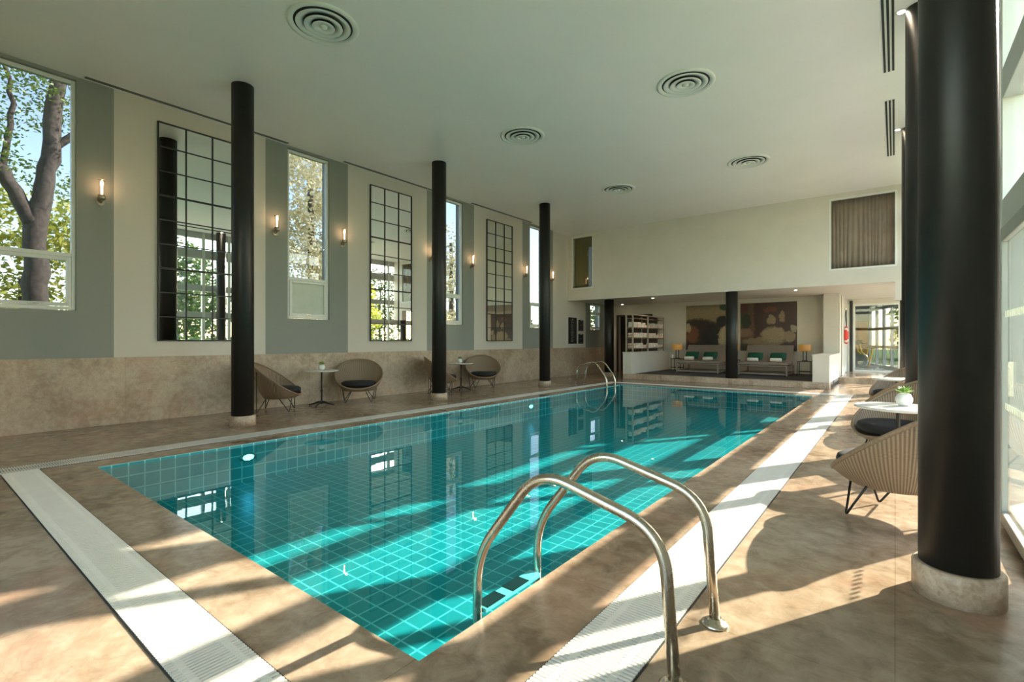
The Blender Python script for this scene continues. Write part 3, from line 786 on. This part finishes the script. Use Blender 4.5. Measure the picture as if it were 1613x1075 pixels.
for nm_, mt in (('a', 'towel_cotton'), ('b', 'towel_peach')):
    proto[nm_] = roll_mesh().build('rolled_towel', mt)
    proto[nm_+'f'] = fold_mesh().build('folded_towel', mt, bevel=.02)
words_ = ['first', 'second', 'third', 'fourth', 'fifth', 'sixth', 'seventh', 'eighth', 'ninth', 'tenth', 'eleventh', 'twelfth', 'thirteenth', 'fourteenth', 'fifteenth', 'sixteenth']; used = set(); rnd = random.Random(5); bayn = ['near', 'far']; lvn = ['bottom', 'middle', 'top']
def put(key, loc, label, grp):
    if key in used: o = proto[key].copy(); C.objects.link(o)
    else: o = proto[key]; used.add(key)
    o.location = loc; tag(o, label, 'towel', grp); return o
for li, z_ in enumerate(lv):
    zb = .955+z_+.032
    for bi, (ya, yb) in enumerate(((.08, 1.33), (1.43, 2.93))):
        yy = ya+.06
        sn_ = 0; pn_ = 'first'
        while yy < yb-.05:
            if rnd.random() < .5 and yy+.28 < yb:
                cnt = rnd.choice((2, 3)); key = rnd.choice(('af', 'af', 'bf'))
                for q in range(cnt):
                    put(key, (-7.49, YE+.2+yy+.09, zb+q*.0625), '%s folded towel, %s of the %s pile of the %s shelf, %s bay' % ('white' if key[0] == 'a' else 'peach', ('lowest', 'second', 'topmost')[q], pn_, lvn[li], bayn[bi]), 'towels on the %s shelf' % lvn[li])
                yy += .29
            else:
                key = rnd.choice(('a', 'a', 'b')); cnt = 2 if rnd.random() < .6 else 1
                for q in range(cnt):
                    put(key, (-7.49, YE+.2+yy, zb+.046+q*.09), '%s rolled towel, %s of the %s pile of the %s shelf, %s bay' % ('white' if key[0] == 'a' else 'peach', ('lower', 'upper')[q], pn_, lvn[li], bayn[bi]), 'towels on the %s shelf' % lvn[li])
                yy += .094
            sn_ += 1; pn_ = words_[sn_]
for kx, o in proto.items():
    if kx not in used: bpy.data.objects.remove(o)
# signs on the left wall
def sign(y0, y1, z0, z1, label, rows, seed):
    t = thing('wall_sign', label, 'sign', (XL, y0, z0), 0, 'black notice boards by the end wall')
    MB().box(0, .015, 0, y1-y0, 0, z1-z0).build('board', 'sign_black', t)
    r_ = random.Random(seed); m_ = MB(); W, Hh = y1-y0, z1-z0
    for q in range(rows):
        zz = Hh*(.92-.84*q/max(1, rows-1)); hh = .018 if q else .035; xx = W*(.3 if q else .4); end = xx+W*r_.uniform(.15, .4)
        while xx < end:
            l_ = r_.uniform(.02, .05); m_.box(.015, .0165, xx, xx+l_, zz, zz+hh*.6); xx += l_+.014
    m_.build('lettering', 'sign_white', t)
sign(16.23, 16.84, 1.24, 2.27, 'large black notice board with white lettering on the left wall at the end', 16, 1)
sign(16.98, 17.36, 1.75, 2.2, 'small black notice, upper of two beside the large board', 3, 2)
sign(16.98, 17.36, 1.24, 1.63, 'small black notice, lower of two beside the large board', 3, 3)
# lifebuoy on the pier
t = thing('lifebuoy', 'red and white lifebuoy hanging on the pier wall by the glass door', 'lifebuoy', (-1.437, 21.2, 1.56))
MB().tube([(.06, .27*math.cos(a*PI/18), .27*math.sin(a*PI/18)) for a in range(36)], .052, 14, closed=True).build('ring', 'buoy_red', t)
for q in range(4):
    a0 = q*PI/2+PI/4
    MB().tube([(.06, .27*math.cos(a0+s_), .27*math.sin(a0+s_)) for s_ in (-.16, -.08, 0, .08, .16)], .0545, 14).build('band', 'nosing_white', t)
MB().tube(bez([(.06, -.05, .32), (.03, -.06, .75), (.05, 0, .95), (.06, .05, .72), (.06, .04, .32)], 6, .1), .012, 8).build('rope', 'rope_dark', t)
MB().box(0, .09, -.02, .02, .92, .95).build('hook', 'steel', t)

# ------------------------------------------------------------------ gym door and gym
d = bpy.data.objects.new('door_3', None); C.objects.link(d); d.location = (-1.44, YD, .18); struct(d)
f = MB().box(.0, .07, -.04, .1, 0, 2.58).box(.17, .24, -.04, .1, 0, 2.58).box(1.53, 1.60, -.04, .1, 0, 2.58).box(.24, 1.53, -.04, .1, 2.50, 2.58).box(.24, 1.53, -.04, .1, 0, .07)
f.build('door_frame', 'white_frame', d, bevel=.004)
MB().box(.07, .17, -.06, .1, 0, 2.7).build('door_post', 'sign_black', d)
MB().box(.235, 1.535, .02, .028, .065, 2.505).build('glass_pane', 'door_glass', d)
struct(MB().box(-1.44, XR+.14, YD-.02, YD+.1, 2.76, 3.1).box(.16, .65, YD-.02, YD+.1, .18, 2.76).build('wall_gym_front', 'cream_paint'))
struct(MB().box(-6.5, XR+.14, YD+.1, 30.2, -.1, .18).build('floor_gym', 'gym_floor'))
struct(MB().box(-6.5, XR+.14, YD+.1, 30.2, 2.95, 3.15).build('ceiling_gym', 'gym_grey'))
struct(MB().box(-6.5, -.88, 28.5, 28.7, .18, 2.95).box(-6.6, -6.5, YD+.1, 30.2, .18, 2.95).box(-6.5, -1.44, YD+.1, YD+.2, .18, 2.95).build('wall_gym', 'gym_grey'))
o = MB()
for q in range(11): o.box(-5.80+q*.44, -5.42+q*.44, 28.43, 28.49, .2, 2.3)
tag(o.build('wood_panelling', 'gym_wood'), 'orange wood panelling on the gym back wall', 'panelling')
# slanted glazed wall of the gym
P0, P1 = Vector((.45, 23.3)), Vector((-.92, 28.5)); dv = (P1-P0); Lg = dv.length; ang = math.atan2(dv.y, dv.x)
t = bpy.data.objects.new('window_30', None); C.objects.link(t); t.location = (P0.x, P0.y, .18); t.rotation_euler = (0, 0, ang); struct(t)
f = MB()
for q in range(6): f.box(q*Lg/5-.04, q*Lg/5+.04, -.05, .05, 0, 2.77)
for z_ in (0, .85, 1.65, 2.55): f.box(0, Lg, -.045, .045, z_, z_+.12)
f.build('window_frame', 'white_frame', t)
MB().box(0, Lg, -.004, .004, .1, 2.6).build('window_pane', 'tinted_glass', t)
def make_bike():
    t = thing('exercise_bike', '', 'exercise bike')
    MB().box(-.5, -.42, -.22, .22, 0, .07).box(.42, .5, -.22, .22, 0, .07).box(-.42, .42, -.03, .03, .04, .10).build('base', 'bike_silver', t, bevel=.01)
    w_ = MB(); w_.lathe([(.25, -.025), (.27, -.015), (.27, .015), (.25, .025)], n=30); w_.v = [(x_+.28, z_, y_+.38) for x_, y_, z_ in w_.v]
    w_.build('flywheel', 'bike_silver', t)
    MB().tube([(.0, 0, .08), (-.18, 0, .85)], .028, 10).tube([(-.1, 0, .35), (.34, 0, .72), (.42, 0, 1.02)], .03, 10).tube([(.28, 0, .38), (.36, 0, .80)], .022, 10).build('frame', 'bike_yellow', t)
    MB().lathe([(.02, .85), (.11, .86), (.12, .90), (.03, .92)], -.2, 0, 18).build('seat', 'dark_cushion', t)
    MB().tube(bez([(.30, -.22, 1.08), (.55, -.2, 1.05), (.44, 0, 1.02), (.55, .2, 1.05), (.30, .22, 1.08)], 5, .06), .016, 8).build('handlebar', 'black_metal', t)
    MB().box(.40, .43, -.09, .09, 1.06, 1.2).build('console', 'black_metal', t)
    return t
bk = make_bike(); bk.location = (-.85, 24.7, .18); bk.rotation_euler = (0, 0, 2.4); bk['label'] = 'exercise bike nearest the glass door in the gym'; bk['group'] = 'exercise bikes in the gym'
dup(bk, (-1.05, 26.2, .18), 2.4, 'exercise bike in the middle of the gym row', 'exercise bikes in the gym')
dup(bk, (-1.35, 27.8, .18), 2.4, 'exercise bike farthest back in the gym', 'exercise bikes in the gym')

# ------------------------------------------------------------------ outdoors
o = MB().box(-80, XL-.3, -60, 110, -.5, -.25).box(XR+6, 90, -60, 110, -.35, -.1).box(XL-.3, XR+6, 33.3, 110, -.35, -.12).box(XL-.3, XR+6, -60, YB-.3, -.35, -.12).build('ground_lawn', 'grass')
struct(o)
struct(MB().box(XR+.14, XR+6, YB-.3, 33.3, -.3, -.03).build('floor_terrace', 'paving'))
def leaves(rnd, blobs, n_, size, asp=1.9):
    V_, F_ = [], []
    tot = sum(b_[3]*b_[4]*b_[5] for b_ in blobs)
    for (cx, cy_, cz, rx, ry, rz_) in blobs:
        for _ in range(int(n_*rx*ry*rz_/tot)):
            while True:
                p = Vector((rnd.uniform(-1, 1), rnd.uniform(-1, 1), rnd.uniform(-1, 1)))
                if .25 < p.length < 1: break
            if noise.noise(Vector((cx+p.x*rx, cy_+p.y*ry, cz+p.z*rz_))*1.1) < -.12: continue
            c_ = Vector((cx+p.x*rx, cy_+p.y*ry, cz+p.z*rz_))
            a = Vector((rnd.gauss(0, 1), rnd.gauss(0, 1), rnd.gauss(0, .6))).normalized(); b2 = a.cross(Vector((rnd.gauss(0, 1), rnd.gauss(0, 1), rnd.gauss(0, 1)))).normalized()
            s_ = size*rnd.uniform(.6, 1.3); i = len(V_)
            V_ += [c_-a*s_*asp/2, c_+b2*s_/2, c_+a*s_*asp/2, c_-b2*s_/2]; F_.append((i, i+1, i+2, i+3))
    m_ = MB(); m_.add(V_, F_, False); return m_
def tree(label, x, y, trunk, blobs, n_, size, mat, seed, group='trees outside'):
    t = thing('tree', label, 'tree', (x, y, -.25), 0, group)
    tb = MB()
    for path, r0, r1 in trunk:
        P = [Vector(p) for p in path]; Q = []; R_ = []
        for i in range(len(P)-1):
            for q in range(6): Q.append(P[i].lerp(P[i+1], q/6))
        Q.append(P[-1]); L_ = len(Q)
        rr = random.Random(seed)
        Q = [q+Vector((rr.uniform(-.03, .03), rr.uniform(-.03, .03), 0)) for q in Q]
        R_ = [(r0+(r1-r0)*i/(L_-1))*rr.uniform(.92, 1.08) for i in range(L_)]
        tb.tube(Q, .1, 12, taper=R_)
    tb.build('trunk', 'bark', t)
    leaves(random.Random(seed), blobs, n_, size).build('foliage', mat, t)
    return t
# near tree seen through the first window
tree('big forked tree close outside the nearest left window', -14, 1.75,
     [([(0, 0, 0), (.02, .12, 2.5), (0, .15, 4.1), (.1, .32, 5.4), (.2, .5, 7.6)], .24, .13), ([(0, .14, 3.9), (0, -.35, 5.0), (-.3, -.95, 5.9), (-.5, -1.6, 6.5)], .15, .08),
      ([(.1, .35, 5.6), (.3, 1.2, 6.6), (.4, 1.9, 7.2)], .08, .04), ([(0, -.35, 5.0), (0, -.2, 6.4), (.1, -.4, 7.6)], .06, .03)],
     [(.2, -.8, 6.9, 1.6, 1.8, 1.3), (.3, 1.2, 7.2, 1.5, 1.6, 1.3), (.6, -1.2, 5.3, 1.0, 1.1, .7), (-.8, .6, 5.2, 1.1, 1.0, .5)], 11000, .05, 'leaves_green', 11)
tree('low yellow green shrub tree behind the forked tree outside the nearest window', -17.5, 2.0, [([(0, 0, 0), (0, .1, 3.2)], .12, .06)],
     [(0, -2.2, 3.0, 1.4, 2.2, 1.5), (0, 1.2, 3.2, 1.4, 2.0, 1.6), (-.5, 0, 4.6, 1.2, 2.2, 1.0), (1, 3.2, 2.4, 1.3, 1.2, 1.5)], 16000, .085, 'leaves_yellow', 12)
tree('pale dense tree filling the second left window', -16, 9.0, [([(0, 0, 0), (.05, .1, 3), (.2, -.1, 7)], .2, .08), ([(0, 0, 3), (.3, 1.0, 5), (.3, 1.5, 7)], .12, .05)],
     [(0, -.2, 4.3, 1.6, 1.7, 1.8), (0, .2, 7.0, 1.6, 1.9, 1.7), (0, 1.4, 5.6, 1.4, 1.4, 1.5), (0, -.5, 2.2, 1.3, 1.5, 1.0)], 30000, .075, 'leaves_pale', 13)
tree('green tree outside the third left window', -17.2, 17.0, [([(0, 0, 0), (0, .1, 3), (.1, 0, 6.4)], .16, .07)],
     [(0, 0, 3.8, 1.6, 1.6, 2.0), (0, .2, 6.0, 1.1, 1.2, 1.4), (0, -.8, 2.0, 1.4, 1.5, 1.2)], 6500, .10, 'leaves_pale', 14)
tree('dark conifer outside the last left window', -20, 25.5, [([(0, 0, 0), (0, 0, 4)], .12, .05)],
     [(0, 0, 2.2, 1.5, 1.5, 1.6), (0, 0, 3.8, 1.0, 1.0, 1.1), (0, 0, 4.8, .5, .5, .7)], 4000, .12, 'leaves_dark', 15)
tree('leafy tree outside the corridor window', -15.5, 32.5, [([(0, 0, 0), (0, 0, 4)], .12, .05)], [(0, 0, 3.0, 2.4, 2.4, 2.2)], 4000, .15, 'leaves_green', 16)
def hedge(label, x0, x1, y0, y1, h, n_, mat, seed, size=.13):
    rnd = random.Random(seed); V_, F_ = [], []
    for _ in range(n_):
        f_ = rnd.random(); x_ = rnd.uniform(x0, x1); y_ = rnd.uniform(y0, y1); z_ = rnd.uniform(-.1, h)
        if f_ < .35: x_ = x0+rnd.gauss(0, .06)
        elif f_ < .7: x_ = x1+rnd.gauss(0, .06)
        else: z_ = h+rnd.gauss(0, .08)
        c_ = Vector((x_, y_, z_)); a = Vector((rnd.gauss(0, 1), rnd.gauss(0, 1), rnd.gauss(0, 1))).normalized(); b2 = a.cross(Vector((rnd.gauss(0, 1), rnd.gauss(0, 1), rnd.gauss(0, 1)))).normalized(); s_ = size*rnd.uniform(.6, 1.3); i = len(V_)
        V_ += [c_-a*s_, c_+b2*s_*.6, c_+a*s_, c_-b2*s_*.6]; F_.append((i, i+1, i+2, i+3))
    t = thing('hedge', label, 'hedge', ((x0+x1)/2, (y0+y1)/2, -.2))
    m_ = MB().add([Vector(v_)-Vector(((x0+x1)/2, (y0+y1)/2, -.2)) for v_ in V_], F_)
    m_.build('leaves', mat, t)
    w2, l2 = (x1-x0)/2, (y1-y0)/2
    MB().box(-w2+.08, w2-.08, -l2, l2, 0, h+.1).build('core', 'leaves_dark', t)
hedge('long dark hedge in the garden beyond the left windows', -24, -22.5, -8, 40, 2.2, 14000, 'leaves_green', 21, .16)
hedge('clipped dark hedge along the terrace beyond the glass wall', 13.5, 15, -6, 34, 1.4, 12000, 'leaves_dark', 22, .13)
MBo = MB().box(-21.5, -21.2, 1.5, 4.6, -.2, 2.1)
tag(MBo.build('garden_wall', 'plaster_outside'), 'pinkish garden wall seen low through the nearest left window', 'wall')
rt = random.Random(44)
specs = [(18, -6, 7, 'leaves_dark'), (20, 4, 8.5, 'leaves_green'), (18.5, 11.5, 9, 'leaves_dark'), (29, 16, 10.5, 'leaves_dark'), (18.5, 20, 6, 'leaves_yellow'), (22, 28, 8.5, 'leaves_yellow'), (31, 26, 11, 'leaves_green'), (31, 38, 11, 'leaves_dark'),
         (19, 42, 9, 'leaves_dark'), (10, 40, 8, 'leaves_green'), (2, 52, 9, 'leaves_yellow'), (-9, 47, 9, 'leaves_green')]
words = ['first', 'second', 'third', 'fourth', 'fifth', 'sixth', 'seventh', 'eighth', 'ninth', 'tenth', 'eleventh', 'last']
for i, (x, y, h, mt) in enumerate(specs):
    r_ = h*.3
    tree('%s tree along the garden edge beyond the glass wall, %s foliage' % (words[i], {'leaves_dark': 'dark', 'leaves_yellow': 'yellow green', 'leaves_green': 'mid green'}[mt]), x, y,
         [([(0, 0, 0), (.1, .1, h*.5), (0, .2, h*.8)], .18, .07)],
         [(0, 0, h*.62, r_, r_, h*.32), (.3*r_, .7*r_, h*.45, r_*.8, r_*.8, h*.22), (-.2*r_, -.8*r_, h*.42, r_*.8, r_*.8, h*.24), (0, 0, h*.85, r_*.6, r_*.6, h*.16), (0, 0, h*.2, r_*.9, r_*.9, h*.2)], 7000, .20, mt, 50+i, 'trees beyond the glass wall')
